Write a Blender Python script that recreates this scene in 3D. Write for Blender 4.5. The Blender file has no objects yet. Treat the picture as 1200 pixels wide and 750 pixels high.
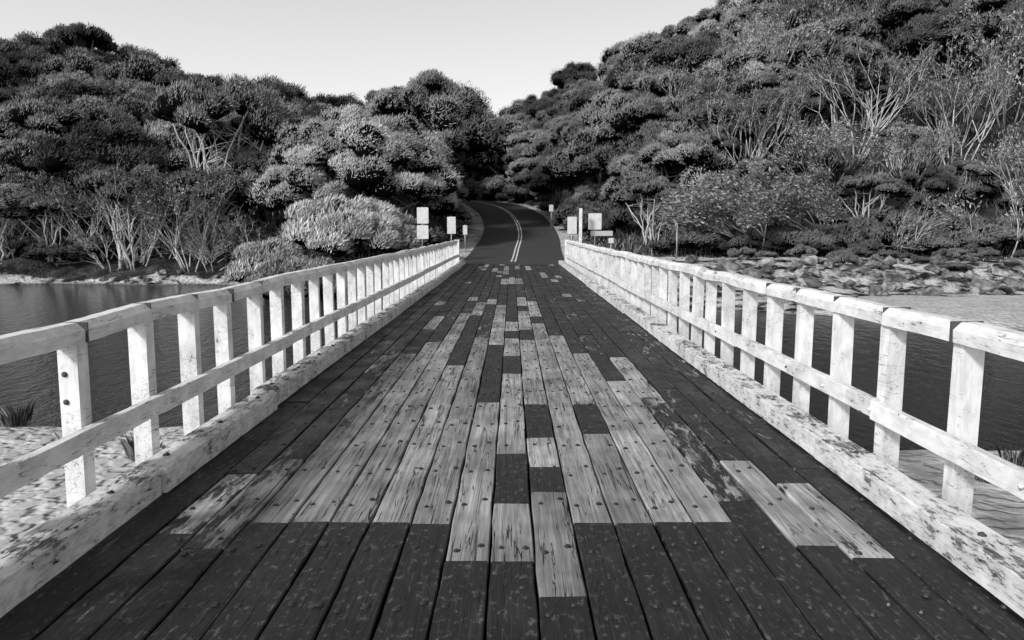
import bpy, math, random
import numpy as np
from mathutils import Vector, Matrix, Euler
random.seed(7); RNG=np.random.default_rng(11)
scene=bpy.context.scene; col=scene.collection
R=math.radians
# ------------------------------------------------------------------ node helper
class NT:
    def __init__(s,name,diffuse=False):
        s.m=bpy.data.materials.new(name); s.m.use_nodes=True; s.t=s.m.node_tree
        s.b=s.t.nodes['Principled BSDF']
        if diffuse:
            s.t.nodes.remove(s.b); s.b=s.t.nodes.new('ShaderNodeBsdfDiffuse'); s.t.links.new(s.b.outputs[0],s.t.nodes['Material Output'].inputs[0]); s.diff=True
        else:
            s.diff=False; s.b.inputs['Specular IOR Level'].default_value=0.3
    def put(s,inp,v):
        if isinstance(v,(int,float)):
            if inp.type=='RGBA': inp.default_value=(v,v,v,1)
            else: inp.default_value=v
        elif isinstance(v,tuple): inp.default_value=v
        else: s.t.links.new(v,inp)
    def m_(s,op,a,b=0.0,c=0.0,clamp=False):
        n=s.t.nodes.new('ShaderNodeMath'); n.operation=op; n.use_clamp=clamp
        s.put(n.inputs[0],a); s.put(n.inputs[1],b); s.put(n.inputs[2],c); return n.outputs[0]
    def rng(s,v,a,b,c=0.0,d=1.0):
        n=s.t.nodes.new('ShaderNodeMapRange'); n.interpolation_type='SMOOTHSTEP' 
        s.put(n.inputs[0],v); 
        for k,x in zip((1,2,3,4),(a,b,c,d)): s.put(n.inputs[k],x)
        return n.outputs[0]
    def mix(s,f,a,b):
        d=s.m_('SUBTRACT',b,a); return s.m_('ADD',s.m_('MULTIPLY',d,f),a)
    def coord(s,kind='Object',scale=(1,1,1),off=None):
        n=s.t.nodes.new('ShaderNodeTexCoord'); o=n.outputs[kind]
        if off is not None:
            v=s.t.nodes.new('ShaderNodeVectorMath'); v.operation='ADD'; s.t.links.new(o,v.inputs[0]); s.t.links.new(off,v.inputs[1]); o=v.outputs[0]
        v=s.t.nodes.new('ShaderNodeVectorMath'); v.operation='MULTIPLY'; s.t.links.new(o,v.inputs[0]); v.inputs[1].default_value=scale
        return v.outputs[0]
    def pos(s,scale=(1,1,1)):
        n=s.t.nodes.new('ShaderNodeNewGeometry')
        v=s.t.nodes.new('ShaderNodeVectorMath'); v.operation='MULTIPLY'; s.t.links.new(n.outputs['Position'],v.inputs[0]); v.inputs[1].default_value=scale
        return v.outputs[0]
    def noise(s,vec,scale=1.0,detail=4.0,rough=.55,dist=0.0):
        n=s.t.nodes.new('ShaderNodeTexNoise'); s.t.links.new(vec,n.inputs['Vector'])
        n.inputs['Scale'].default_value=scale; n.inputs['Detail'].default_value=detail; n.inputs['Roughness'].default_value=rough; n.inputs['Distortion'].default_value=dist
        return n.outputs['Fac']
    def attr(s,name):
        n=s.t.nodes.new('ShaderNodeAttribute'); n.attribute_name=name; return n.outputs['Fac']
    def orand(s):
        n=s.t.nodes.new('ShaderNodeObjectInfo'); return n.outputs['Random']
    def nz(s):
        n=s.t.nodes.new('ShaderNodeNewGeometry'); q=s.t.nodes.new('ShaderNodeSeparateXYZ'); s.t.links.new(n.outputs['Normal'],q.inputs[0]); return q.outputs[2]
    def comb(s,x,y,z):
        q=s.t.nodes.new('ShaderNodeCombineXYZ'); s.put(q.inputs[0],x); s.put(q.inputs[1],y); s.put(q.inputs[2],z); return q.outputs[0]
    def bump(s,h,strength=.3,dist=.01):
        n=s.t.nodes.new('ShaderNodeBump'); n.inputs['Strength'].default_value=strength; n.inputs['Distance'].default_value=dist
        s.t.links.new(h,n.inputs['Height']); s.t.links.new(n.outputs[0],s.b.inputs['Normal'])
    def col(s,v): s.put(s.b.inputs['Color' if s.diff else 'Base Color'],v)
    def rough(s,v):
        if not s.diff: s.put(s.b.inputs['Roughness'],v)

# deck planks: worn timber with remains of a black coating
n=NT('plank_timber'); tone=n.attr('tone'); rnd=n.attr('rnd')
off=n.comb(n.m_('MULTIPLY',rnd,37.0),n.m_('MULTIPLY',rnd,91.0),0.0)
c1=n.coord('Object',(26,1.0,1),off); grain=n.noise(c1,1.0,5,.6,.6)
c2=n.coord('Object',(90,2.2,1),off); fine=n.noise(c2,1.0,3,.7)
cr=n.noise(n.coord('Object',(17,.6,1),off),1.0,3,.55,1.0)
crack=n.m_('MULTIPLY',n.rng(n.m_('ABSOLUTE',n.m_('SUBTRACT',cr,.5)),.0,.016,1.0,0.0),n.rng(n.noise(n.coord('Object',(5,1.5,1),off),1.0,2),.40,.51))
blotch=n.noise(n.coord('Object',(1,.7,1)),2.2,4,.65)
bare=n.mix(n.rng(grain,.3,.7),.24,.45); bare=n.m_('MULTIPLY',bare,n.mix(n.rng(fine,.3,.7),.74,1.1))
bare=n.m_('MULTIPLY',bare,n.mix(rnd,.64,1.2)); bare=n.m_('MULTIPLY',bare,n.mix(n.rng(blotch,.3,.7),.60,1.12)); bare=n.m_('MULTIPLY',bare,n.mix(crack,1.0,.08))
speck=n.noise(n.coord('Object',(1,.6,1),off),26.0,4,.75)
dk=n.mix(n.rng(blotch,.35,.7),.007,.026); dk=n.m_('ADD',dk,n.m_('MULTIPLY',n.rng(speck,.53,.74),.11)); dk=n.m_('ADD',dk,n.m_('MULTIPLY',n.rng(fine,.5,.8),.035))
pn=n.noise(n.coord('Object',(5,.9,1),off),2.0,8,.78,.3)
mask=n.rng(n.m_('ADD',tone,n.m_('MULTIPLY',n.m_('SUBTRACT',pn,.5),1.5)),.45,.55)
n.col(n.mix(mask,dk,bare)); n.rough(n.mix(mask,n.mix(n.rng(blotch,.35,.65),.42,.75),.85))
n.bump(n.m_('ADD',n.m_('SUBTRACT',grain,n.m_('MULTIPLY',crack,1.4)),n.m_('MULTIPLY',mask,-.35)),.7,.008)
M_plank=n.m
n=NT('bolt_iron'); n.col(.035); n.rough(.38); n.b.inputs['Metallic'].default_value=.4; M_bolt=n.m
def paint(name,wear,scale,lo=.84,hi=.62,wd=(.02,.2),dirt=.85,clus=.5):
    n=NT(name); r=n.orand(); off=n.comb(n.m_('MULTIPLY',r,37.0),n.m_('MULTIPLY',r,53.0),n.m_('MULTIPLY',r,71.0))
    a=n.noise(n.coord('Object',scale,off),1.0,7,.74,.2)
    b=n.noise(n.coord('Object',(1,1,1),off),3.0,3,.6)
    f=n.noise(n.coord('Object',(70,9,70),off),1.0,3,.6)
    cr=n.noise(n.coord('Object',(12,1.4,22),off),1.0,3,.5,.4); ck=n.m_('MULTIPLY',n.rng(n.m_('ABSOLUTE',n.m_('SUBTRACT',cr,.5)),0.0,.009,1.0,0.0),n.rng(b,.42,.52))
    top=n.m_('MULTIPLY',n.rng(n.nz(),.5,.9),wear[1])
    m=n.rng(n.m_('ADD',n.m_('ADD',a,n.m_('MULTIPLY',n.m_('SUBTRACT',b,.5),clus)),top),wear[0],wear[0]+.03)
    wood=n.mix(n.rng(f,.35,.65),wd[0],wd[1])
    pt=n.mix(n.rng(b,.3,.75),lo,hi)
    pt=n.m_('MULTIPLY',pt,n.mix(n.rng(a,.42,.62),1.0,dirt)); pt=n.m_('MULTIPLY',pt,n.mix(n.rng(f,.2,.42),.92,1.0)); pt=n.m_('MULTIPLY',pt,n.mix(ck,1.0,.22))
    n.col(n.mix(m,pt,wood)); n.rough(n.mix(m,.55,.85)); n.bump(n.m_('ADD',n.m_('MULTIPLY',n.m_('MAXIMUM',m,ck),-1.0),n.m_('MULTIPLY',f,.3)),.5,.004)
    return n.m
M_post=paint('post_paint',(.685,.0),(14,14,4),.84,.62,dirt=.8); M_rail=paint('rail_paint',(.665,.02),(14,5,14),.84,.62,dirt=.8); M_kerb=paint('kerb_paint',(.605,.06),(30,10,34),.80,.50,(.02,.24),.7,.6)
n=NT('rust_iron'); f=n.noise(n.coord('Object'),30,3); n.col(n.mix(f,.02,.1)); n.rough(.8); M_rust=n.m
n=NT('under_timber',True); f=n.noise(n.coord('Object'),6,3); n.col(n.mix(f,.02,.07)); M_under=n.m
# terrain
n=NT('terrain_ground',True); sand=n.attr('sand'); P=n.pos()
a=n.noise(P,1.2,6,.6); b=n.noise(P,7,5,.65); d=n.noise(P,5.5,1,.4,0.0); e=n.noise(P,45,2,.6)
sc=n.mix(n.rng(b,.3,.7),.42,.54); sc=n.m_('MULTIPLY',sc,n.mix(n.rng(a,.35,.65),.82,1.05)); sc=n.m_('MULTIPLY',sc,n.mix(n.rng(e,.25,.6),.82,1.05))
soil=n.mix(n.rng(a,.35,.7),.02,.07); soil=n.m_('MULTIPLY',soil,n.mix(b,.5,1.4))
mk=n.rng(n.m_('ADD',sand,n.m_('MULTIPLY',n.m_('SUBTRACT',a,.5),1.3)),.40,.66)
z=n.t.nodes.new('ShaderNodeSeparateXYZ'); n.t.links.new(P,z.inputs[0])
wet=n.rng(z.outputs[2],-1.5,-1.42,.45,1.0)
n.col(n.m_('MULTIPLY',n.mix(mk,soil,sc),wet))
n.bump(n.m_('ADD',n.m_('ADD',n.m_('MULTIPLY',n.rng(d,.36,.6),1.0),n.m_('MULTIPLY',a,.6)),n.m_('MULTIPLY',b,.25)),.8,.06); M_ter=n.m
n=NT('asphalt'); P=n.pos(); a=n.noise(P,1.2,4); b=n.noise(P,60,2); n.col(n.m_('MULTIPLY',n.mix(a,.022,.065),n.mix(b,.7,1.3))); n.rough(.85); M_road=n.m
n=NT('road_line'); P=n.pos(); b=n.noise(P,14,4); n.col(n.mix(n.rng(b,.35,.55),.25,.7)); n.rough(.7); M_line=n.m
# water
n=NT('river_water'); P=n.pos((1,1,1)); a=n.noise(n.pos((2.4,.95,1)),1.3,5,.68,.3); b=n.noise(n.pos((6,2.6,1)),1.0,2,.6)
xx=n.t.nodes.new('ShaderNodeSeparateXYZ'); n.t.links.new(P,xx.inputs[0])
lf=n.rng(xx.outputs[0],-2,4,1.0,.06)
n.col(n.mix(lf,.018,.04)); n.rough(.06); n.b.inputs['Specular IOR Level'].default_value=.5; n.b.inputs['IOR'].default_value=1.33
n.bump(n.m_('MULTIPLY',n.m_('ADD',a,n.m_('MULTIPLY',b,.6)),lf),1.0,.30); M_water=n.m
def leafmat(name,lo,hi):
    n=NT(name,True); t=n.attr('tone'); r=n.orand()
    v=n.mix(n.m_('MULTIPLY',t,t),lo,hi); v=n.m_('MULTIPLY',v,n.mix(r,.55,1.4)); n.col(v)
    return n.m
M_leaf=leafmat('leaf_grey',.07,.40); M_leafd=leafmat('leaf_dark',.035,.24); M_leafl=leafmat('leaf_pale',.13,.54); M_leafb=leafmat('leaf_bright',.20,.56)
n=NT('crown_inner_shade',True); n.col(.006); M_core=n.m  # near-black hulls added inside leaf clumps: block light, inner shade as colour
n=NT('bark',True); f=n.noise(n.coord('Object',(1,1,.3)),9,3,.7); n.col(n.m_('MULTIPLY',n.mix(n.rng(f,.3,.7),.14,.45),n.mix(n.orand(),.6,1.2))); M_bark=n.m
n=NT('bark_pale',True); f=n.noise(n.coord('Object',(1,1,.3)),9,3,.7); n.col(n.mix(n.rng(f,.3,.7),.36,.66)); M_barkp=n.m
n=NT('rock_stone',True); f=n.noise(n.coord('Object'),2,5,.6); g=n.noise(n.coord('Object'),9,4,.7); n.col(n.m_('MULTIPLY',n.m_('MULTIPLY',n.mix(n.rng(f,.35,.65),.11,.32),n.mix(g,.6,1.3)),n.mix(n.orand(),.45,1.3))); n.bump(n.m_('ADD',f,n.m_('MULTIPLY',g,.5)),.6,.06); M_rock=n.m
n=NT('sign_white'); f=n.noise(n.coord('Object'),6,4,.6); n.col(n.mix(n.rng(f,.3,.8),.66,.5)); n.rough(.45); M_sign=n.m
n=NT('sign_grey'); f=n.noise(n.coord('Object'),6,4,.6); n.col(n.mix(f,.35,.5)); n.rough(.45); M_signg=n.m
n=NT('galvanised'); f=n.noise(n.coord('Object'),20,4,.6); n.col(n.mix(f,.25,.45)); n.rough(.5); n.b.inputs['Metallic'].default_value=.6; M_galv=n.m
# ------------------------------------------------------------------ mesh helpers
def tag(o,label=None,cat=None,group=None,kind=None):
    if label: o['label']=label
    if cat: o['category']=cat
    if group: o['group']=group
    if kind: o['kind']=kind
    return o
def link(o,parent=None):
    col.objects.link(o)
    if parent: o.parent=parent
    return o
def empty(name,loc,rz=0): 
    o=bpy.data.objects.new(name,None); o.location=loc; o.rotation_euler=(0,0,rz); o.empty_display_size=.3; col.objects.link(o); return o
class MB:
    def __init__(s): s.v=[]; s.f=[]; s.mi=[]; s.sm=[]
    def add(s,vs,fs,mi=0,smooth=False):
        o=len(s.v); s.v+= [tuple(p) for p in vs]; s.f+=[tuple(o+i for i in f) for f in fs]; s.mi+=[mi]*len(fs); s.sm+=[smooth]*len(fs)
    def box(s,c,d,mi=0,ch=0.0,rot=None):
        hx,hy,hz=d[0]/2,d[1]/2,d[2]/2
        if ch<=0:
            vs=[(x,y,z) for z in(-hz,hz) for y in(-hy,hy) for x in(-hx,hx)]
            fs=[(0,2,3,1),(4,5,7,6),(0,1,5,4),(2,6,7,3),(0,4,6,2),(1,3,7,5)]
        else:
            pr=[(-hx+ch,-hz),(hx-ch,-hz),(hx,-hz+ch),(hx,hz-ch),(hx-ch,hz),(-hx+ch,hz),(-hx,hz-ch),(-hx,-hz+ch)]
            vs=[(x,-hy,z) for x,z in pr]+[(x,hy,z) for x,z in pr]
            fs=[tuple(range(8)),tuple(range(15,7,-1))]+[(i,i+8,(i+1)%8+8,(i+1)%8) for i in range(8)]
        M=Matrix.Identity(3) if rot is None else Euler(rot).to_matrix()
        s.add([M@Vector(v)+Vector(c) for v in vs],fs,mi)
    def tube(s,pts,rad,n=6,mi=0):
        pts=[Vector(p) for p in pts]; vs=[]; fs=[]
        for i,p in enumerate(pts):
            d=(pts[min(i+1,len(pts)-1)]-pts[max(i-1,0)]); 
            if d.length<1e-6: d=Vector((0,0,1))
            d.normalize(); a=d.cross(Vector((.31,.95,.07))).normalized(); b=d.cross(a)
            for k in range(n):
                t=2*math.pi*k/n; vs.append(p+(a*math.cos(t)+b*math.sin(t))*rad[i])
        for i in range(len(pts)-1):
            for k in range(n): fs.append((i*n+k,i*n+(k+1)%n,(i+1)*n+(k+1)%n,(i+1)*n+k))
        fs.append(tuple(range(n-1,-1,-1))); fs.append(tuple((len(pts)-1)*n+k for k in range(n)))
        s.add(vs,fs,mi,True)
    def mesh(s,name,mats):
        me=bpy.data.meshes.new(name); me.from_pydata(s.v,[],s.f)
        for m in (mats if isinstance(mats,list) else [mats]): me.materials.append(m)
        me.polygons.foreach_set('material_index',s.mi); me.polygons.foreach_set('use_smooth',s.sm); me.update(); return me
    def build(s,name,mats,parent=None,loc=(0,0,0)):
        o=bpy.data.objects.new(name,s.mesh(name,mats)); o.location=loc; return link(o,parent)
def quadmesh(name,V,tone,mats,coreV=None,coreF=None,tri=False):
    n=V.shape[0]; k=V.shape[1]; nv=n*k; cv=0 if coreV is None else len(coreV); cf=0 if coreF is None else len(coreF)
    me=bpy.data.meshes.new(name); me.vertices.add(nv+cv)
    co=V.reshape(-1,3)
    if cv: co=np.vstack([co,coreV])
    me.vertices.foreach_set('co',co.astype(np.float32).ravel())
    me.loops.add(nv+cf*3)
    li=np.arange(nv)
    if cf: li=np.concatenate([li,(coreF+nv).ravel()])
    me.loops.foreach_set('vertex_index',li.astype(np.int32))
    me.polygons.add(n+cf)
    ls=np.arange(n)*k
    if cf: ls=np.concatenate([ls,nv+np.arange(cf)*3])
    me.polygons.foreach_set('loop_start',ls.astype(np.int32))
    for m in mats: me.materials.append(m)
    if cf: me.polygons.foreach_set('material_index',np.concatenate([np.zeros(n),np.ones(cf)]).astype(np.int32))
    me.update(calc_edges=True)
    at=me.attributes.new('tone','FLOAT','FACE'); t=np.zeros(n+cf,dtype=np.float32); t[:n]=tone; at.data.foreach_set('value',t)
    me.validate(); return me
def unit(a): return a/np.maximum(np.linalg.norm(a,axis=1,keepdims=True),1e-9)
# ------------------------------------------------------------------ camera
F=900.0; TH=math.atan(107/F); CH=1.6
cam=bpy.data.cameras.new('camera'); cam.sensor_width=36; cam.lens=27; cam.clip_end=3000; cam.clip_start=.05
co=bpy.data.objects.new('camera',cam); col.objects.link(co); co.location=(0,0,CH); co.rotation_euler=(math.pi/2-TH,0,0); scene.camera=co
def at(px,py,Y):
    u=(px-600)/F; v=(375-py)/F; fy=math.cos(TH)+v*math.sin(TH); fz=-math.sin(TH)+v*math.cos(TH)
    return Vector((u*Y/fy,Y,CH+fz*Y/fy))
# ------------------------------------------------------------------ road path + terrain
RP=[(0,34.9,0),(.15,40,.12),(.3,45,.5),(.55,50,1.0),(.55,55,1.6),(.3,60,2.3),(-.3,65,3.05),(-1.6,70,3.75),(-4,75,4.3),(-8,79.5,4.8),(-14,83,5.3),(-22,85,5.8),(-36,87,6.4)]
def chaikin(p,k=3):
    p=[np.array(q,float) for q in p]
    for _ in range(k):
        q=[p[0]]
        for a,b in zip(p[:-1],p[1:]): q+= [a*.75+b*.25,a*.25+b*.75]
        p=q+[p[-1]]
    return np.array(p)
RD=chaikin(RP)
def sm(x): x=np.clip(x,0,1); return x*x*(3-2*x)
WZ=-1.5
def vnoise(x,y,s,seed):
    return (np.sin(x*s+seed)*np.cos(y*s*1.3+seed*2.1)+.5*np.sin(x*s*2.3+y*s*1.7+seed*3)+.3*np.cos(x*s*4.1-y*s*3.7+seed))/1.8
def terrain(x,y,info=False):
    x=np.asarray(x,float); y=np.asarray(y,float)
    L=sm((-x-5)/10); shL=31.5+11.5*L+.9*vnoise(x,y*0,.35,1)
    d=y-shL
    zL=-2.4+.9*sm((d+6)/6)+1.0*sm(d/3)+.265*np.clip(d-2,0,48)+3.2*sm((-x-17)/18)*sm((d-15)/25)
    shR=30.2-6.6*sm((x-7)/9)+.8*vnoise(x,y*0,.3,4); e=y-shR
    bk=1.3*vnoise(x,y*0,.55,8)
    zR=-2.4+.98*sm((e+5)/6)+.18*sm(e/2.5)+1.2*sm((y-33.0-bk)/(7.2-bk*.6))+.27*np.clip(y-46,0,60)+.46*np.clip(x-6,0,60)*sm((y-44)/20)
    w=sm((x+5)/8); z=zL*(1-w)+zR*w
    z=z-5.8*np.exp(-((x+4.5)/9)**2)*sm((y-60)/28)
    nb=-2.4+1.2*sm((12.8+1.3*sm(-x/3)+.5*vnoise(x,y*0,.5,2)-y)/3.8)+.05*np.clip(8-y,0,12)
    z=np.where(y<18,np.maximum(nb,z),z)
    z=z+.18*vnoise(x,y,.45,3)*sm((y-42)/8)+.03*vnoise(x,y,1.7,5)+.10*vnoise(x,y,.9,6)*sm((y-32)/3)*sm((46-y)/4)*sm((x-6)/3)
    ab=sm((y-33.2)/1.6)*sm((7-np.abs(x))/3.2)*sm((50-y)/6)
    z=z*(1-ab)+(-.05)*ab
    sh=x.shape; xf=x.ravel(); yf=y.ravel(); best=np.full(xf.shape,1e9); bz=np.zeros_like(xf)
    near=np.where((yf>30)&(yf<100)&(np.abs(xf)<60))[0]
    for i in range(len(RD)-1):
        a=RD[i]; b=RD[i+1]; ab2=b[:2]-a[:2]; l2=(ab2**2).sum()
        t=np.clip(((xf[near]-a[0])*ab2[0]+(yf[near]-a[1])*ab2[1])/l2,0,1)
        dd=np.hypot(xf[near]-a[0]-t*ab2[0],yf[near]-a[1]-t*ab2[1]); zz=a[2]+(b[2]-a[2])*t
        m=dd<best[near]; idx=near[m]; best[idx]=dd[m]; bz[idx]=zz[m]
    best=best.reshape(sh); bz=bz.reshape(sh)
    wr=sm((7.2-best)/3.6)
    z=z*(1-wr)+(bz-.07)*wr
    if info: return z,best
    return z
def tz(x,y): return float(terrain(np.array([x]),np.array([y]))[0])
def axis(lo,hi,c,dn,far):
    a=[c]; s=dn
    while a[-1]<hi:
        a.append(a[-1]+s); 
        if a[-1]>far[1]: s*=1.18
    b=[c]; s=dn
    while b[-1]>lo:
        b.append(b[-1]-s)
        if b[-1]<far[0]: s*=1.18
    return np.array(sorted(set(b+a)))
xs=axis(-900,900,0,.5,(-55,60)); ys=axis(-400,1500,20,.5,(0,105))
X,Y=np.meshgrid(xs,ys); Z,RDIST=terrain(X,Y,True)
nx,ny=len(xs),len(ys)
me=bpy.data.meshes.new('ground'); idx=np.arange(nx*ny).reshape(ny,nx)
Fq=np.stack([idx[:-1,:-1],idx[:-1,1:],idx[1:,1:],idx[1:,:-1]],-1).reshape(-1,4)
me.vertices.add(nx*ny); me.vertices.foreach_set('co',np.stack([X,Y,Z],-1).astype(np.float32).ravel())
me.loops.add(len(Fq)*4); me.loops.foreach_set('vertex_index',Fq.astype(np.int32).ravel()); me.polygons.add(len(Fq)); me.polygons.foreach_set('loop_start',(np.arange(len(Fq))*4).astype(np.int32))
me.update(calc_edges=True); me.polygons.foreach_set('use_smooth',[True]*len(Fq)); me.materials.append(M_ter)
sandm=np.where(Y<18,1.2,0.0)
sandm=np.maximum(sandm,sm((X-9)/4)*sm((34-Y)/2.5))
sandm=np.maximum(sandm,.52*sm((X-2)/2)*sm((42-Y)/3))
sandm=np.maximum(sandm,.78*sm((X-2)/2)*sm((44.6-Y)/1.2)*sm((Y-39.5)/2)*sm((26-X)/6))
sandm=np.maximum(sandm,.72*sm((4.6-RDIST)/1.2)*(Y>30))
sandm=np.maximum(sandm,.62*sm((45.2-Y)/1.5)*(X<-10)*(Y>30))
at_=me.attributes.new('sand','FLOAT','POINT'); at_.data.foreach_set('value',sandm.astype(np.float32).ravel())
tag(link(bpy.data.objects.new('ground',me)),'sandy river banks and wooded hillsides','ground',kind='structure')
mb=MB(); mb.add([(-900,-400,WZ),(900,-400,WZ),(900,60,WZ),(-900,60,WZ)],[(0,1,2,3)])
tag(mb.build('water',M_water),'dark rippled river water under the bridge','water',kind='structure')
def strip(name,o0,o1,dz,mat,i0=0,i1=None):
    p=RD[i0:i1]; vs=[]
    for i in range(len(p)):
        t=p[min(i+1,len(p)-1)]-p[max(i-1,0)]; nrm=np.array([t[1],-t[0]]); nrm/=np.linalg.norm(nrm)
        for o in (o0,o1): vs.append((p[i][0]+nrm[0]*o,p[i][1]+nrm[1]*o,p[i][2]+dz))
    mb=MB(); mb.add(vs,[(2*i,2*i+1,2*i+3,2*i+2) for i in range(len(p)-1)],0,True); return mb.build(name,mat)
tag(strip('road',-2.5,2.5,0,M_road),'dark asphalt road curving uphill to the left between the trees','road',kind='structure')
tag(strip('road_marking',-.13,-.05,.006,M_line,6),'left line of the double white centre line','road marking',kind='structure')
tag(strip('road_marking',.05,.13,.006,M_line,6),'right line of the double white centre line','road marking',kind='structure')

# ------------------------------------------------------------------ bridge
YE=34.8; W=.222
bridge=empty('timber_bridge',(0,0,0)); tag(bridge,'long timber plank bridge with patchy black and bare boards and white painted railings','bridge')
V=[];Fc=[];tones=[];rn=[];mi=[]
def plank(x0,x1,y0,y1,t,r):
    g=.006; x0+=g; x1-=g; y0+=.003; y1-=.003; dz=random.uniform(-.006,.006); tl=random.uniform(-.004,.004); c=.006
    m=max(1,int((y1-y0)/.25)); rows=[]; r1=[random.uniform(-.005,.005) for _ in range(m+1)]; r2=[random.uniform(-.005,.005) for _ in range(m+1)]
    for j in range(m+1):
        yy=y0+(y1-y0)*j/m; a=x0+r1[j]; b=x1+r2[j]; o=len(V)
        V.extend([(a,yy,-.1),(a,yy,dz-c),(a+c,yy,dz),(b-c,yy,dz+tl),(b,yy,dz-c+tl),(b,yy,-.1)]); rows.append(o)
    fs=[]
    for j in range(m):
        p,q=rows[j],rows[j+1]
        for k in range(5): fs.append((p+k,q+k,q+k+1,p+k+1))
    fs.append(tuple(rows[0]+k for k in range(6))); fs.append(tuple(rows[-1]+5-k for k in range(6)))
    for f in fs: Fc.append(f); tones.append(t); rn.append(r); mi.append(0)
    yb=math.ceil(y0/.62)*.62
    while yb<y1-.05:
        for s in (-.055,.055):
            if random.random()<.08: continue
            bx=(x0+x1)/2+s+random.uniform(-.014,.014); by=yb+random.uniform(-.06,.06)+(0.05 if s>0 else -.04)
            o=len(V); k=7; rr=random.uniform(.011,.016)
            for q in range(k): a=2*math.pi*q/k; V.append((bx+rr*1.3*math.cos(a),by+rr*1.3*math.sin(a),dz+.0005))
            for q in range(k): a=2*math.pi*q/k; V.append((bx+rr*.7*math.cos(a),by+rr*.7*math.sin(a),dz+.010))
            for q in range(k): Fc.append((o+q,o+(q+1)%k,o+k+(q+1)%k,o+k+q)); tones.append(0);rn.append(0);mi.append(1)
            Fc.append(tuple(o+k+q for q in range(k))); tones.append(0);rn.append(0);mi.append(1)
        yb+=.62
fixed={ -1:[(3.57,0),(7.0,1),(10.6,0)], 0:[(3.57,0),(4.35,1),(5.35,0),(8.4,1),(9.6,0),(11.2,1)],1:[(3.2,0),(4.55,1),(5.05,0),(5.75,1),(6.9,0),(11,1),(12.2,0),(15,1),(16,0),(18,1)],
  3:[(4.05,0),(5.9,1),(6.9,0),(11.5,1)],2:[(4.05,0),(7,1),(11,1),(13,.9),(14,0),(17,.9)],-3:[(4.05,0),(6.9,1),(8.9,1),(11,0)],-2:[(4.05,0),(6.4,1),(11.3,1)],4:[(4.05,0),(6.0,1),(9.8,.95)],5:[(4.05,0),(6.9,.8),(8,.9)],
  -4:[(4.05,0),(8.6,1),(11.5,.8)],-5:[(4.05,0),(7.4,.9),(10.8,.7)],-6:[(4.05,0),(5.6,.76),(9.8,.6)],6:[(4.4,.2),(7.2,.45),(9.5,.62)],7:[(3.75,.05),(5.2,.68),(7.6,.36)],8:[(3.6,.1),(4.7,.66),(7,.3)],9:[(5,.25),(8,.34)],
  -7:[(3.7,.25),(5.2,.54),(8.5,.38),(10,.5)],-8:[(3.9,.3),(4.9,.5),(8,.3)],-9:[(4.5,.3),(7,.36),(9,.25)]}
for i in range(-9,10):
    x0=i*W-W/2; x1=x0+W
    if i==-9: x0-=.06
    if i==9: x1+=.06
    y=-1.2; segs=[]
    for (e,t) in fixed[i]:
        segs.append((y,e,t)); y=e
    while y<YE:
        e=min(YE,y+random.choice([.8,1.2,1.8,2.4,3.1]))
        if YE-e<.6: e=YE
        p=.25 if abs(i)<=3 and y<20 else (.15 if abs(i)<5 else .06)
        if y>25 and abs(i)<6: p=.2
        t=random.uniform(.6,.95) if random.random()<p else random.choice([0.1,.18,.25,.32,.38])
        segs.append((y,e,t)); y=e
    for (a,b,t) in segs:
        if t==0: t=random.uniform(.05,.22)
        elif t>.85: t=random.uniform(.74,1.0)
        plank(x0,x1,a,b,t,random.random())
me=bpy.data.meshes.new('deck'); me.from_pydata(V,[],Fc); me.materials.append(M_plank); me.materials.append(M_bolt); me.polygons.foreach_set('material_index',mi)
a=me.attributes.new('tone','FLOAT','FACE'); a.data.foreach_set('value',tones); a=me.attributes.new('rnd','FLOAT','FACE'); a.data.foreach_set('value',rn); me.update()
link(bpy.data.objects.new('deck',me),bridge)
for x in (-1.9,-.95,0,.95,1.9):
    mb=MB(); mb.box((x,(YE-1.5)/2,-.36),(.3,YE+1.4,.38)); mb.build('stringer',M_under,bridge)
mb=MB(); mb.box((0,(YE-1.5)/2,-.14),(4.1,YE+1.4,.03)); mb.build('under_boarding',M_under,bridge)
for y in (.5,7.5,14.5,21.5,28.5):
    mb=MB(); mb.box((0,y,-.7),(5,.32,.3)); mb.build('crosshead',M_under,bridge)
    for x in (-2,-.7,.7,2):
        mb=MB(); mb.tube([(x,y,-4),(x,y,-.85)],[.17,.15],12); mb.build('pile',M_under,bridge)
def rough_beam(L,w,h,seed,step=.12,amp=.005,chamfer=.014):
    g=random.Random(seed); m=max(2,int(L/step)); mb=MB(); hx,hz=w/2,h/2; vs=[]
    for j in range(m+1):
        y=-L/2+L*j/m; e=lambda:g.uniform(-amp,amp)*.5
        ks=[chamfer*g.choice([.5,.7,1,1,1,1.3]) for _ in range(4)]
        if g.random()<.06: ks[g.choice([2,3])]*=3.5        # a knocked-off arris
        pr=[(-hx+ks[0],-hz),(hx-ks[1],-hz),(hx,-hz+ks[1]),(hx,hz-ks[2]),(hx-ks[2],hz),(-hx+ks[3],hz),(-hx,hz-ks[3]),(-hx,-hz+ks[0])]
        vs+=[(x+e(),y,z+e()) for x,z in pr]
    fs=[tuple(range(8)),tuple(range(8*m+7,8*m-1,-1))]
    for j in range(m):
        for i in range(8): fs.append((8*j+i,8*(j+1)+i,8*(j+1)+(i+1)%8,8*j+(i+1)%8))
    mb.add(vs,fs); return mb
SP=.77
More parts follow.
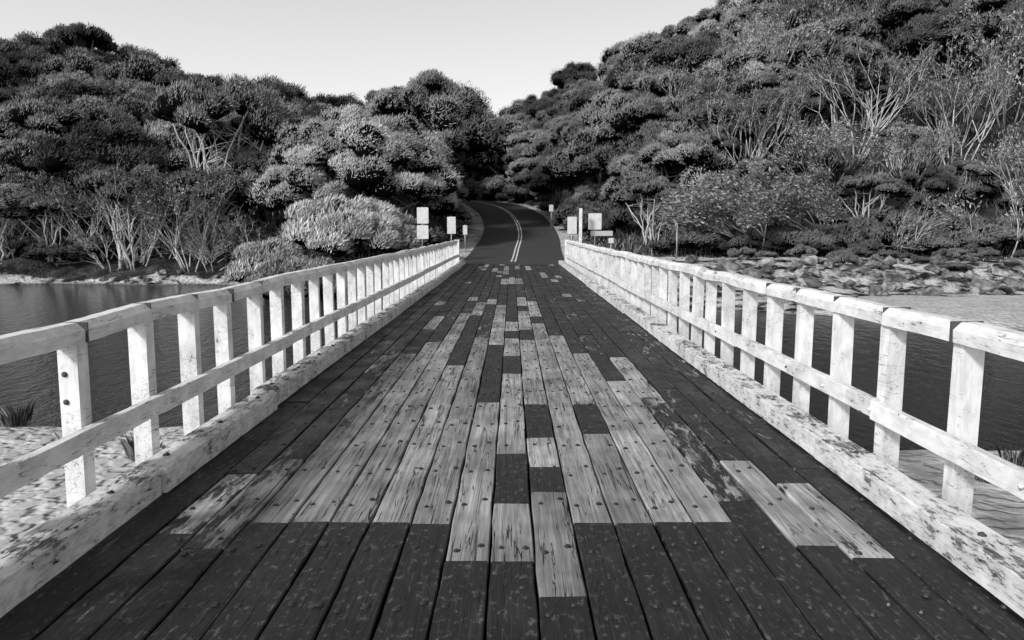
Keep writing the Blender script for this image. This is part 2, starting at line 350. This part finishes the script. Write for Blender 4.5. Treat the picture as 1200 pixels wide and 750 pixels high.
for s in (-1,1):
    Y0=(4.33 if s<0 else 4.19)-SP*3
    PY=[Y0+SP*k for k in range(int((YE-.2-Y0)/SP)+1)]
    if s<0: PY[2]-=.17; PY[1]-=.2
    NP=len(PY)
    y=-1.2; kk=0
    while y<YE:
        e=min(YE,y+random.choice([2.2,2.9,3.5])); 
        if YE-e<1: e=YE
        mb=rough_beam(e-y-.024,.20,.158,kk*7+s,.10,.0025,.005); kk+=1
        o=mb.build('kerb',M_kerb,bridge,(s*(2.20+random.uniform(-.018,.018)),(y+e)/2,.088+random.uniform(-.010,.014))); o.rotation_euler=(0,random.uniform(-.03,.03),random.uniform(-.005,.005))
        for yy in (-.38,0,.38):
            b=MB(); b.tube([(random.uniform(-.03,.03),yy*(e-y),.07),(0,yy*(e-y),.088)],[.022,.016],8); b.build('bolt',M_rust,o)
        y=e
    mb=MB(); mb.box((s*2.24,(YE-1.2)/2,-.2),(.1,YE+1.1,.30)); mb.build('edge_beam',M_under,bridge)
    jit=[random.uniform(-.016,.016) for _ in range(NP+2)]; jx=[random.uniform(-.014,.014) for _ in range(NP+2)]
    if s<0:
        for k in range(4): jit[k]-=.03
    for k in range(NP):
        y=PY[k]+random.uniform(-.01,.01); top=.985+jit[k]
        mb=MB(); mb.box((0,0,top/2-.2),(.120+random.uniform(-.006,.006),.10,top+.4)); 
        o=mb.build('post',M_post,bridge,(s*(2.50+jx[k]),y,0)); o.rotation_euler=(random.uniform(-.012,.012),s*random.uniform(-.008,.012),random.uniform(-.09,.09))
        if y<16:
            mb=MB(); mb.tube([(-s*.128,0,.42),(-s*.146,0,.42)],[.013,.009],8); mb.build('bolt',M_rust if k%3==0 else M_rail,o)
        if k==3 and s<0:
            for zz in (.78,.62):
                mb=MB(); mb.tube([(-.02,-.045,zz),(-.02,-.058,zz)],[.016,.016],10); mb.build('bolt',M_rust,o)  # dark discs standing in for two round holes in this post
        if k<NP-1:
            z0=1.035+jit[k]; z1=1.035+jit[k+1]; xx0=2.50+jx[k]; xx1=2.5+jx[k+1]; sp=PY[k+1]-PY[k]
            L=math.hypot(sp,z1-z0)-.007
            hx,hz=.086,.056; pr=[(-hx,-hz),(hx,-hz),(hx,hz*.25),(hx*.45,hz),(-hx*.45,hz),(-hx,hz*.25)]; m=8; vs=[]
            for j in range(m+1):
                vs+=[(x+random.uniform(-.002,.002),-L/2+L*j/m,z+random.uniform(-.002,.002)) for x,z in pr]
            fs=[tuple(range(6)),tuple(range(6*m+5,6*m-1,-1))]
            for j in range(m):
                for i in range(6): fs.append((6*j+i,6*(j+1)+i,6*(j+1)+(i+1)%6,6*j+(i+1)%6))
            mb=MB(); mb.add(vs,fs)
            o=mb.build('top_rail',M_rail,bridge,(s*(xx0+xx1)/2,(PY[k]+PY[k+1])/2,(z0+z1)/2)); o.rotation_euler=(math.atan2(z1-z0,sp),random.uniform(-.04,.04),-s*math.atan2(xx1-xx0,sp))
    k=0
    while k<NP-1:
        k2=min(NP-1,k+4); ya=PY[k]; yb=PY[k2]
        mb=rough_beam(yb-ya-.006,.062,.122,k*3+s,.2,.003,.004)
        mb.build('mid_rail',M_rail,bridge,(s*(2.50-.110+random.uniform(-.003,.003)),(ya+yb)/2,.42+random.uniform(-.010,.010))); k=k2
    mb=MB(); mb.box((0,0,.5),(.2,.2,1.1)); mb.box((0,0,1.08),(.24,.24,.05)); mb.build('end_post',M_post,bridge,(s*2.5,YE+.25,0))
    for k in range(1,8):
        mb=MB(); y=PY[k]; mb.box((s*2.5,y,1.036+jit[k]),(.178,.010,.114)); mb.build('joint_plate',M_rust,bridge)
mb=MB(); mb.box((0,YE+.06,-.07),(5.4,.11,.12)); mb.build('end_sill',M_kerb,bridge)

# ------------------------------------------------------------------ trees
ICO=None
def ico():
    global ICO
    if ICO is None:
        import bmesh
        bm=bmesh.new(); bmesh.ops.create_icosphere(bm,subdivisions=2,radius=1); ICO=(np.array([v.co[:] for v in bm.verts]),np.array([[v.index for v in f.verts] for f in bm.faces])); bm.free()
    return ICO
def crown_mesh(name,clumps,rng,per,size,mats,sub=9,zmin=-.55,spiky=1.0,core=.74):
    iv,if_=ico(); Q=[];T=[];CV=[];CF=[];n0=0
    wind=np.array([.45,0,.6])
    for (c,r) in clumps:
        c=np.array(c); rad=np.array([r*1.1,r,r*.92])
        sd=unit(rng.normal(size=(sub*3,3))); sd=sd[sd[:,2]>zmin][:sub]
        ct=rng.uniform(.4,.8)
        for d in sd:
            cc=c+d*rad*.44; rr=rad*.60*rng.uniform(.75,1.12); st=ct+rng.uniform(-.08,.08)
            m=per//sub; n_=unit(rng.normal(size=(m,3))+d*.6); n_[:,2]=np.where(n_[:,2]<-.35,-n_[:,2]*.5,n_[:,2]); n_=unit(n_)
            p=cc+n_*rr*(.78+.40*rng.uniform(0,1,(m,1))**1.8)
            nn=unit(n_*1.0+.30*rng.normal(size=(m,3)))
            t=unit(unit(np.cross(nn,rng.normal(size=(m,3))))*.45+spiky*(n_*.55+wind)); b=unit(np.cross(nn,t))
            s=size*rng.uniform(.6,1.5,(m,1)); a=t*s; b=b*s*.22
            Q.append(np.stack([p-a*.6,p+b*.6,p+a*.8,p-b*.6],1)); T.append(np.clip(st+rng.uniform(-.16,.16,m),0,1))
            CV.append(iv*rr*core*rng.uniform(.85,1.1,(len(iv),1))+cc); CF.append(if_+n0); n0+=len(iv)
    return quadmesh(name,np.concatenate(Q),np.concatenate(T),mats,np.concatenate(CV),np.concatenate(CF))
def stems_mesh(name,clumps,rng,nst,r0,mat,base=.35,twig=2):
    mb=MB(); cs=[np.array(c) for c,r in clumps]; order=rng.permutation(len(cs)); nst=min(nst,len(cs))
    for k in range(nst):
        c=cs[order[k]]; a=rng.uniform(0,6.28); b=np.array([math.cos(a)*base*rng.uniform(.2,1),math.sin(a)*base*rng.uniform(.2,1),-.4])
        pts=[b]; N=7
        bend=rng.normal(size=3)*.4; bend[2]=0
        for i in range(1,N+1):
            t=i/N; p=b*(1-t)+c*t; p=p.copy(); p[:2]=b[:2]*(1-t**1.4)+c[:2]*t**1.4; p+=bend*math.sin(t*3.1)+rng.normal(size=3)*.09; pts.append(p)
        rr=[r0*(1-.75*i/N)*rng.uniform(.9,1.1) for i in range(N+1)]
        mb.tube(pts,rr,6)
        for j in range(twig):
            i=rng.integers(3,N); q=cs[rng.integers(len(cs))]; s=pts[i]; e=s+(q-s)*.85
            if np.linalg.norm(q-s)>3.6: e=s+(q-s)/np.linalg.norm(q-s)*2.6
            m=(s+e)/2+rng.normal(size=3)*.2; mb.tube([s,m,e],[rr[i]*.6,rr[i]*.4,rr[i]*.2],5)
    return mb.mesh(name,mat)
def dome(rng,Rr,z0,z1,n,rc):
    out=[]; tries=0
    while len(out)<n and tries<5000:
        tries+=1
        a=rng.uniform(0,6.28); u=math.sqrt(rng.uniform(0,1)); x=Rr*u*math.cos(a); y=Rr*u*math.sin(a)
        z=z0+(z1-z0)*math.sqrt(max(0,1-u*u*.98))*rng.uniform(.82,1.05)
        r=rng.uniform(*rc)
        if all((x-c[0])**2+(y-c[1])**2+(z-c[2])**2>(.5*(r+q))**2 for c,q in out): out.append(((x,y,z),r))
    return out
VAR={}
def mkvar(key,seed,Rr,z0,z1,n,rc,per,size,leaf,nst,r0,zmin=-.55,bark=None,sub=8,base=.35,twig=2,spiky=.8):
    g=np.random.default_rng(seed); cl=dome(g,Rr,z0,z1,n,rc)
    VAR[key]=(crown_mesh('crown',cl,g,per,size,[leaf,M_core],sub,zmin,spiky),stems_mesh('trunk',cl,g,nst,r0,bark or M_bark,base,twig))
mkvar('d0',1,3.1,.9,5.6,24,(.9,1.6),1900,.14,M_leaf,7,.13)
mkvar('d1',2,3.4,.9,5.1,26,(.9,1.6),1900,.14,M_leaf,7,.13)
mkvar('d2',3,2.8,1.0,6.1,22,(.9,1.5),1900,.14,M_leafd,7,.13)
mkvar('d3',4,3.2,.8,5.3,24,(.8,1.5),1900,.14,M_leafd,7,.12)
mkvar('l0',5,3.4,.8,5.3,28,(.85,1.5),1900,.13,M_leafl,7,.13)
mkvar('r0',6,3.0,3.9,6.2,15,(.8,1.3),1700,.14,M_leaf,14,.10,-.2,M_barkp,8,1.3,3)
mkvar('r1',7,3.4,3.3,5.7,17,(.8,1.3),1700,.14,M_leafl,15,.10,-.2,M_barkp,8,1.6,3)
mkvar('u0',8,3.1,4.2,6.0,22,(.45,1.05),700,.17,M_leafd,8,.12,-.2,None,8,.4,3)
mkvar('hero',9,5.1,.7,6.3,66,(.9,1.6),2500,.12,M_leafb,10,.17,-.6)
mkvar('s0',10,1.2,.3,1.3,9,(.4,.7),900,.13,M_leaf,3,.03,-.5,None,7)
mkvar('s1',11,1.4,.25,1.0,10,(.4,.7),900,.13,M_leafd,3,.03,-.5,None,7)
mkvar('s2',12,1.6,.3,1.7,14,(.5,.85),2200,.14,M_leafb,3,.03,-.6,None,8,.3,2,1.3)
def fan(seed,h,spread,nst,leaf,leafn,bark,lean=(0,0),r=.06):
    g=np.random.default_rng(seed); mb=MB(); tips=[]
    def br(p,d,l,r,lev):
        q=p; pts=[p]; rr=[r]
        for i in range(3):
            d=unit((d+g.normal(size=3)*.10+np.array([lean[0],lean[1],.10])*.5)[None])[0]; q=q+d*l/3; pts.append(q); rr.append(r*(1-.15*(i+1)))
        mb.tube(pts,rr,5 if lev<2 else 3)
        if lev>=2: tips.append((q,d))
        if lev>=4: return
        for k in range(3 if lev<1 else 2):
            nd=unit((d+g.normal(size=3)*.28)[None])[0]; br(q,nd,l*g.uniform(.6,.88),r*.64,lev+1)
    for k in range(nst):
        a=g.uniform(0,6.28); u=g.uniform(.2,1)*spread
        br(np.array([math.cos(a)*.35,math.sin(a)*.35,-.3]),unit(np.array([[math.cos(a)*u,math.sin(a)*u,1]]))[0],h*.33,r,0)
    Q=[];T=[]
    for q,d in tips:
        m=leafn; n_=unit(g.normal(size=(m,3))); p=q+n_*g.uniform(.05,.5,(m,1))*np.array([1,1,.8])+d*.15
        t=unit(d+.6*g.normal(size=(m,3))); b=unit(np.cross(t,g.normal(size=(m,3)))); s=.19*g.uniform(.6,1.3,(m,1))
        Q.append(np.stack([p-t*s*.5,p+b*s*.18,p+t*s*.8,p-b*s*.18],1)); T.append(g.uniform(.2,1,m))
    return (quadmesh('crown',np.concatenate(Q),np.concatenate(T),[leaf]),mb.mesh('trunk',bark))
VAR['f0']=fan(21,6.4,.6,8,M_leaf,12,M_barkp,(.08,0))
VAR['f1']=fan(22,5.0,1.2,13,M_leaf,54,M_barkp,(-.34,0))
VAR['f2']=fan(23,6.7,.5,7,M_leaf,18,M_bark,(.08,0))
VAR['f3']=fan(24,3.8,1.4,7,M_leaf,2,M_barkp,(-.1,-.05),.05)
def tree(key,x,y,sc,label,cat,group=None,name='tea_tree',rz=None,z=None,zs=1.0):
    if rz is None: rz=random.gauss(0,.7)          # crowns lean with the prevailing wind
    e=empty(name,(x,y,tz(x,y) if z is None else z),rz); e.scale=(sc*random.choice([1,1.12]),sc,sc*zs)
    tag(e,label,cat,group)
    for nm,me in zip(('crown','trunk'),VAR[key]):
        o=bpy.data.objects.new(nm,me); link(o,e)
    return e
def rdist(x,y): return float(np.hypot(RD[:,0]-x,RD[:,1]-y).min())
tree('hero',-9.0,46.8,1.0,'big pale dome-shaped tree beside the left side of the road, brightest on the left bank','tree',name='dome_tree',z=tz(-9.0,46.8)-.2,rz=.5)
tree('l0',7.4,59,1.15,'pale billowing tree overhanging the right side of the road bend','tree',rz=.4)
tree('l0',10.5,52.5,.95,'broad pale tree at the foot of the right hill behind the signs','tree',rz=2.4)
tree('u0',-45.5,84,1.2,'tallest flat-topped tree standing above the skyline at far left','tree',name='umbrella_tree',zs=1.25)
tree('u0',-35.8,84,1.2,'flat-topped tree on the left skyline right of the tallest one','tree',name='umbrella_tree',rz=2,zs=1.3)
tree('u0',-32,83,1.1,'flat-topped tree on the left skyline, third from the left edge','tree',name='umbrella_tree',rz=4,zs=1.4)
tree('u0',-22,80,1.1,'flat-topped tree on the left skyline just left of the big dome tree','tree',name='umbrella_tree',rz=5,zs=1.15)
tree('f1',14.6,46.6,1.05,'low windswept tree with bare raking branches beside the pale ground right of the signs','tree',name='windswept_tree',rz=0)
tree('f1',18.6,47.2,.95,'second windswept tree with raking branches, right of the larger low one','tree',name='windswept_tree',rz=.2)
tree('f0',17,54,1.05,'bare-limbed fan-shaped tree on the right hillside, leftmost of the tall fans','tree',name='fan_tree')
tree('f0',23.5,54,1.15,'bare-limbed fan-shaped tree in the middle of the right hillside','tree',name='fan_tree',rz=2)
tree('f0',29.5,52,1.15,'tall bare-limbed fan-shaped tree near the right edge of the picture','tree',name='fan_tree',rz=4)
tree('f2',34,54,1.15,'dark-barked tall fan-shaped tree at the far right edge','tree',name='fan_tree')
tree('f3',28.5,44.6,1.15,'small pale leafless bush in front of the dark trees at right','tree',name='bare_tree')
tree('f3',23,45.6,.9,'sprawling pale leafless bush low on the right hillside','tree',name='bare_tree',rz=2)
used=[(-9.0,46.8,4.6),(7.4,59,2),(10.5,52.5,2),(17,54,1),(23.5,54,1),(29.5,52,1),(34,54,1),(14.2,46.6,2.0),(18.6,47.2,1.5),(28.5,45.0,1.2),(24,46.5,1.2)]
cnt=0
def ok(x,y,r):
    return all((x-a)**2+(y-b)**2>(r+c)**2*.6 for a,b,c in used)
def forest(x0,x1,y0,y1,step,keys,label,group,smin,smax,rclear,zs=(.85,1.05),name='tea_tree'):
    y=y0; row=0
    while y<y1:
        st=step*(1+.005*(y-45)); x=x0+(row%2)*st/2
        while x<x1:
            xx=x+random.uniform(-.3,.3)*st; yy=y+random.uniform(-.3,.3)*st
            if abs(xx)<.69*yy+2 and rdist(xx,yy)>rclear and ok(xx,yy,1.3):
                k=random.choice(keys); tree(k,xx,yy,random.uniform(smin,smax),label,'tree',group,zs=random.uniform(*zs),name=name); global cnt; cnt+=1
            x+=st
        y+=st*.88; row+=1
forest(-62,-13.5,45.8,49,4.4,['r0','r1','r0','r1','r0'],'grey tree with twisted stems along the far left shore','trees with twisted stems along the left shore',.65,.95,5)
forest(-66,-4,50,90,5.0,['d0','d1','d2','d3','l0','d0','r0'],'rounded grey tea tree in the dense wood on the left hillside','trees of the wood on the left hillside',.8,1.35,5.0,(.85,1.2))
forest(9,46,48.5,56.5,3.9,['d3','r0','d3','r1','r0'],'low tree with slanting stems low on the right hillside','low trees on the lower right hillside',.45,.72,6,(.8,1.1))
forest(9.5,72,57.5,98,4.9,['d0','d1','d2','d3','d3','l0','r0'],'rounded grey tree in the dense wood high on the right hillside','trees of the wood high on the right hillside',.9,1.3,5.6)
forest(0,9.3,63,86,3.6,['d1','d3','d0'],'rounded tree packed behind the outside of the road bend','trees outside the road bend',.65,.95,4.7)
forest(-16,9,86,106,4.4,['d2','d3','d0'],'tree closing the view beyond the bend of the road','trees beyond the road bend',.9,1.15,4.6)
for (x,y,k,s) in [(14,58.5,'f0',1.1),(20,60,'f2',1.1),(27,59,'f0',1.2),(33,60,'f0',1.2),(39,57,'f0',1.1),(24,65,'f2',1.2),(32,67,'f0',1.2),(20,50,'f2',.85),(37,51,'f1',.9),(12,64,'f2',1.0),(17.5,68,'f0',1.1),(26,50,'f0',.8),(32,48,'f0',.85)]:
    tree(k,x,y,s,'bare-branched fan-shaped tree among the rounded trees of the right hillside','tree','fan-shaped trees on the right hillside',name='fan_tree')
for i in range(16):
    x=-15-random.uniform(0,24); tree(random.choice(['f3','f3','f0']),x,45.2+random.uniform(-.4,1.2),random.uniform(.55,.85),'tangle of bare pale branches at the foot of the left wood','tree','bare tangled trees on the left shore',name='bare_tree')
for (x,y,k,s,l) in [(-9.6,35.0,'s2',1.05,'drooping pale shrub at the water edge left of the bridge end'),(-7.2,37.2,'s2',1.2,'round pale shrub in front of the big dome tree'),(-5.4,38.6,'s0',1.15,'grey shrub close behind the left signs'),(-11.6,39.6,'s2',1.3,'pale shrub at the left foot of the big dome tree'),(-8.6,40.3,'s2',1.5,'tall rounded shrub under the big dome tree')]:
    tree(k,x,y,s,l,'shrub',name='shrub')
for i in range(64):
    x=random.uniform(9,40); y=random.uniform(44.6,50)
    if rdist(x,y)<6: continue
    tree(random.choice(['s0','s1','s1']),x,y,random.uniform(.5,1.3),'low dark shrub at the foot of the right hill','shrub','low shrubs at the foot of the right hill',name='shrub')
for i in range(40):
    x=random.uniform(12,36); y=random.uniform(37,43.8)
    tree(random.choice(['s0','s1','s1']),x,y,random.uniform(.2,.5),'tiny shrub growing among the rocks of the right bank','shrub','tiny shrubs among the right bank rocks',name='shrub')
for i in range(36):
    x=random.uniform(-42,-13); y=random.uniform(45.2,49)
    tree(random.choice(['s0','s1']),x,y,random.uniform(.5,1.1),'low dark shrub under the trees of the left shore','shrub','low shrubs under the left shore trees',name='shrub')
for i in range(54):
    s=random.choice([-1,1,1]); y=random.uniform(50,84); j=int(np.argmin(abs(RD[:,1]-y))); x=RD[j,0]+s*random.uniform(4.0,6.4)
    if rdist(x,y)<3.9: continue
    tree(random.choice(['s1','s0']),x,y,random.uniform(.8,1.4),'dark shrub on the road verge','shrub','dark shrubs on the road verges',name='shrub')
# ------------------------------------------------------------------ ground cover
def cover(name,n,fx,fy,hh,label,cat,mat,seed,accept=None):
    g=np.random.default_rng(seed); x=g.uniform(*fx,n); y=g.uniform(*fy,n); m=np.abs(x)<.7*y+3
    z,d=terrain(x,y,True); m&=(d>3.3)&(z>WZ+.12)
    if accept is not None: m&=accept(x,y,z,g)
    x,y,z=x[m],y[m],z[m]; n=len(x); k=3
    x=np.repeat(x,k)+g.normal(0,.06,n*k); y=np.repeat(y,k)+g.normal(0,.06,n*k); z=np.repeat(z,k); n*=k
    a=g.uniform(0,6.28,n); h=g.uniform(*hh,n); ln=g.normal(0,.35,(n,2))*h[:,None]; w=h*.09+.008
    p=np.stack([x,y,z-.05],1); s=np.stack([np.cos(a)*w,np.sin(a)*w,0*a],1); tip=p+np.stack([ln[:,0],ln[:,1],h],1)
    Vv=np.stack([p-s,p+s,tip],1)
    me=quadmesh(name,Vv,g.uniform(0,1,n),[mat]); tag(link(bpy.data.objects.new(name,me)),label,cat,kind='stuff')
cover('undergrowth',20000,(-48,48),(43.5,66),(.25,.7),'dark undergrowth on the wooded slopes','undergrowth',M_leafd,31,lambda x,y,z,g:(np.abs(x)>6)&((x<0)&(y>46.5)|(x>0)&(y>45.5)))
cover('dry_grass',3000,(4,34),(38,47),(.06,.18),'short dry grass on the pale ground right of the road','grass',M_leafl,32,lambda x,y,z,g:(y>40)&(g.uniform(0,1,len(x))<.6))
cover('verge_grass',7000,(-10,8),(33,70),(.08,.3),'short grass on the road verges and left bank','grass',M_leaf,33)
def tuft(x,y,s,label,n=90,seed=0):
    g=np.random.default_rng(seed); a=g.uniform(0,6.28,n); r=g.uniform(0,.16,n)*s; h=g.uniform(.12,.34,n)*s; o=g.uniform(.05,.45,n)*h
    p=np.stack([np.cos(a)*r,np.sin(a)*r,-.03+0*a],1); w=.005; sd=np.stack([-np.sin(a)*w,np.cos(a)*w,0*a],1)
    mid=p+np.stack([np.cos(a)*o*.4,np.sin(a)*o*.4,h*.65],1); tip=p+np.stack([np.cos(a)*o,np.sin(a)*o,h],1)
    Q=np.stack([p-sd,p+sd,mid+sd*.7,tip,mid-sd*.7],1)
    me=quadmesh('grass_tuft',Q,g.uniform(0,1,n),[M_leaf]); o=bpy.data.objects.new('grass_tuft',me); o.location=(x,y,tz(x,y)); link(o); tag(o,label,'grass tuft')
tuft(-4.55,9.2,1.1,'spiky grass tuft on the sand seen through the left railing, nearest the bridge',150,1)
tuft(-5.6,9.6,.9,'small grass tuft on the sand further left of the nearest tuft',110,2)
tuft(-7.2,10.9,1.1,'grass tuft on the sand at the left edge of the picture',140,3)
tuft(5.35,8.4,1.0,'grass tuft on the sand seen through the right railing',140,4)
tuft(6.0,8.9,.8,'small grass tuft on the sand at the right edge of the picture',100,5)
# ------------------------------------------------------------------ rocks
import bmesh
RK=[]
for k in range(8):
    bm=bmesh.new(); g=random.Random(k+50)
    for i in range(14): 
        v=Vector((g.gauss(0,1),g.gauss(0,1),g.gauss(0,1))).normalized(); bm.verts.new((v.x*.55*g.uniform(.75,1.15),v.y*.5*g.uniform(.75,1.15),v.z*.42*g.uniform(.75,1.1)))
    bmesh.ops.convex_hull(bm,input=bm.verts); 
    for v in [v for v in bm.verts if not v.link_faces]: bm.verts.remove(v)
    bmesh.ops.bevel(bm,geom=list(bm.edges),offset=.018,segments=1,affect='EDGES',profile=.6)
    me=bpy.data.meshes.new('rock'); bm.to_mesh(me); bm.free(); me.materials.append(M_rock); RK.append(me)
for i in range(268):
    x=random.uniform(6.0,31); t=random.random(); y=32.8+7.4*t+.6*math.sin(x*.7)+random.gauss(0,.45)
    o=bpy.data.objects.new('rock',random.choice(RK)); s=random.choice([.25,.3,.4,.5,.6,.7,.85,1.0])*random.uniform(.8,1.15); o.scale=(s*random.uniform(1,1.4),s*random.uniform(.8,1.2),s*random.uniform(.6,1.0))
    o.location=(x,y,tz(x,y)+.09*s); o.rotation_euler=(random.uniform(-.4,.4),random.uniform(-.4,.4),random.uniform(0,6.28)); link(o)
    tag(o,'grey angular rock in the stone bank right of the bridge','rock','rocks of the right bank')
for i in range(30):
    x=random.uniform(-40,-9); y=31.5+11.5*float(sm((-x-5)/10))+random.uniform(.2,1.8)
    o=bpy.data.objects.new('rock',random.choice(RK)); s=random.uniform(.2,.6); o.scale=(s,s,s); o.location=(x,y,tz(x,y)); o.rotation_euler=(0,0,random.uniform(0,6.28)); link(o)
    tag(o,'small rock on the far left shore','rock','rocks of the left shore')
# ------------------------------------------------------------------ signs
def sign(px,y,py_base,panels,label,name='road_sign',postw=.06,top=None,wood=False,cat='sign'):
    xx=at(px,py_base,y).x; z=tz(xx,y); e=empty(name,(xx,y,z)); tag(e,label,cat)
    def h(py): return at(px,py,y).z-z
    tp=max(h(p[2]) for p in panels) if panels else top
    if top: tp=h(top)
    mb=MB()
    if wood: mb.box((0,0,tp/2-.2),(postw,postw,tp+.4))
    else: mb.tube([(0,.03,-.4),(0,.03,tp+.03)],[postw/2,postw/2],10)
    mb.build('post',M_post if wood else M_galv,e)
    for (pa,pb,ya,yb,mat) in panels:
        x0=at(pa,ya,y).x-xx; x1=at(pb,ya,y).x-xx; z1=h(ya); z0=h(yb)
        mb=MB(); c=((x0+x1)/2,-.02,(z0+z1)/2); w=x1-x0; hh=z1-z0; r=.035
        pts=[]
        for (sx,sz,a0) in ((1,1,0),(-1,1,90),(-1,-1,180),(1,-1,270)):
            for q in (0,30,60,90):
                an=R(a0+q); pts.append((c[0]+sx*(w/2-r)+r*math.cos(an),c[2]+sz*(hh/2-r)+r*math.sin(an)))
        nn=len(pts); vs=[(p,-.028,q) for p,q in pts]+[(p,-.012,q) for p,q in pts]
        mb.add(vs,[tuple(range(nn)),tuple(range(2*nn-1,nn-1,-1))]+[(i,i+nn,(i+1)%nn+nn,(i+1)%nn) for i in range(nn)])
        pn=mb.build('panel',mat,e)
        for dz in (-.3,.3):
            mb=MB(); mb.box((c[0],-.0,c[2]+dz*hh),(w*.85,.02,.03)); mb.build('rail',M_galv,pn)
    return e
sign(495,36.5,292,[(488.5,502,243,262,M_sign),(488.5,502,264,280,M_sign)],'tall post with two stacked white sign panels left of the bridge end')
sign(529,38,292,[(524,534,254,274,M_sign)],'single narrow white sign on a post left of the road')
sign(545,43,280,[(542.5,547.5,264,275,M_sign)],'small white marker post on the left road verge',name='marker_post')
sign(670,38,290,[(665,676,254,274,M_sign)],'narrow white sign on a post right of the road')
sign(680,36.2,290,[],'plain square white timber post between the two right signs',name='marker_post',postw=.14,top=244,wood=True,cat='post')
sign(697,36.8,291,[(689.5,705,250,269,M_sign),(692,718,270.5,276.5,M_signg)],'white sign with a narrow grey board below it, rightmost of the right signs')
sign(716,38.5,292,[(713,719,279,285,M_sign)],'tiny white marker low beside the rightmost sign',name='marker_post')
sign(646,55,262,[(643.5,648.5,240,248,M_sign)],'small distant white sign on the right verge of the road bend')
sign(793,42,296,[],'thin bare metal pole on the pale ground right of the bridge',name='metal_pole',postw=.07,top=262,cat='pole')
# ------------------------------------------------------------------ light
az=(-.72,-.69); el=R(34)
sp=Vector((az[0]*math.cos(el),az[1]*math.cos(el),math.sin(el))).normalized()
sl=bpy.data.lights.new('sun','SUN'); sl.energy=3.2; sl.angle=R(7); sl.color=(1,1,1); so=bpy.data.objects.new('sun',sl); so.rotation_euler=sp.to_track_quat('Z','Y').to_euler(); so.location=(-20,-20,30); col.objects.link(so)
w=bpy.data.worlds.new('World'); scene.world=w; w.use_nodes=True; t=w.node_tree; bg=t.nodes['Background']
sk=t.nodes.new('ShaderNodeTexSky'); sk.sky_type='NISHITA'; sk.sun_disc=False; sk.sun_elevation=el; sk.sun_rotation=math.atan2(az[0],az[1]); sk.dust_density=3; sk.air_density=1.0
bw=t.nodes.new('ShaderNodeRGBToBW'); t.links.new(sk.outputs[0],bw.inputs[0])
tc=t.nodes.new('ShaderNodeTexCoord'); sx=t.nodes.new('ShaderNodeSeparateXYZ'); t.links.new(tc.outputs['Generated'],sx.inputs[0])
mr=t.nodes.new('ShaderNodeMapRange'); mr.inputs[1].default_value=0.0; mr.inputs[2].default_value=.7; mr.inputs[3].default_value=7.4; mr.inputs[4].default_value=.1; t.links.new(sx.outputs[2],mr.inputs[0])
ad=t.nodes.new('ShaderNodeMath'); ad.operation='ADD'; t.links.new(bw.outputs[0],ad.inputs[0]); t.links.new(mr.outputs[0],ad.inputs[1])
t.links.new(ad.outputs[0],bg.inputs['Color']); bg.inputs['Strength'].default_value=.10
scene.view_settings.view_transform='Standard'; scene.view_settings.look='None'; scene.view_settings.exposure=0
print('forest trees',cnt)
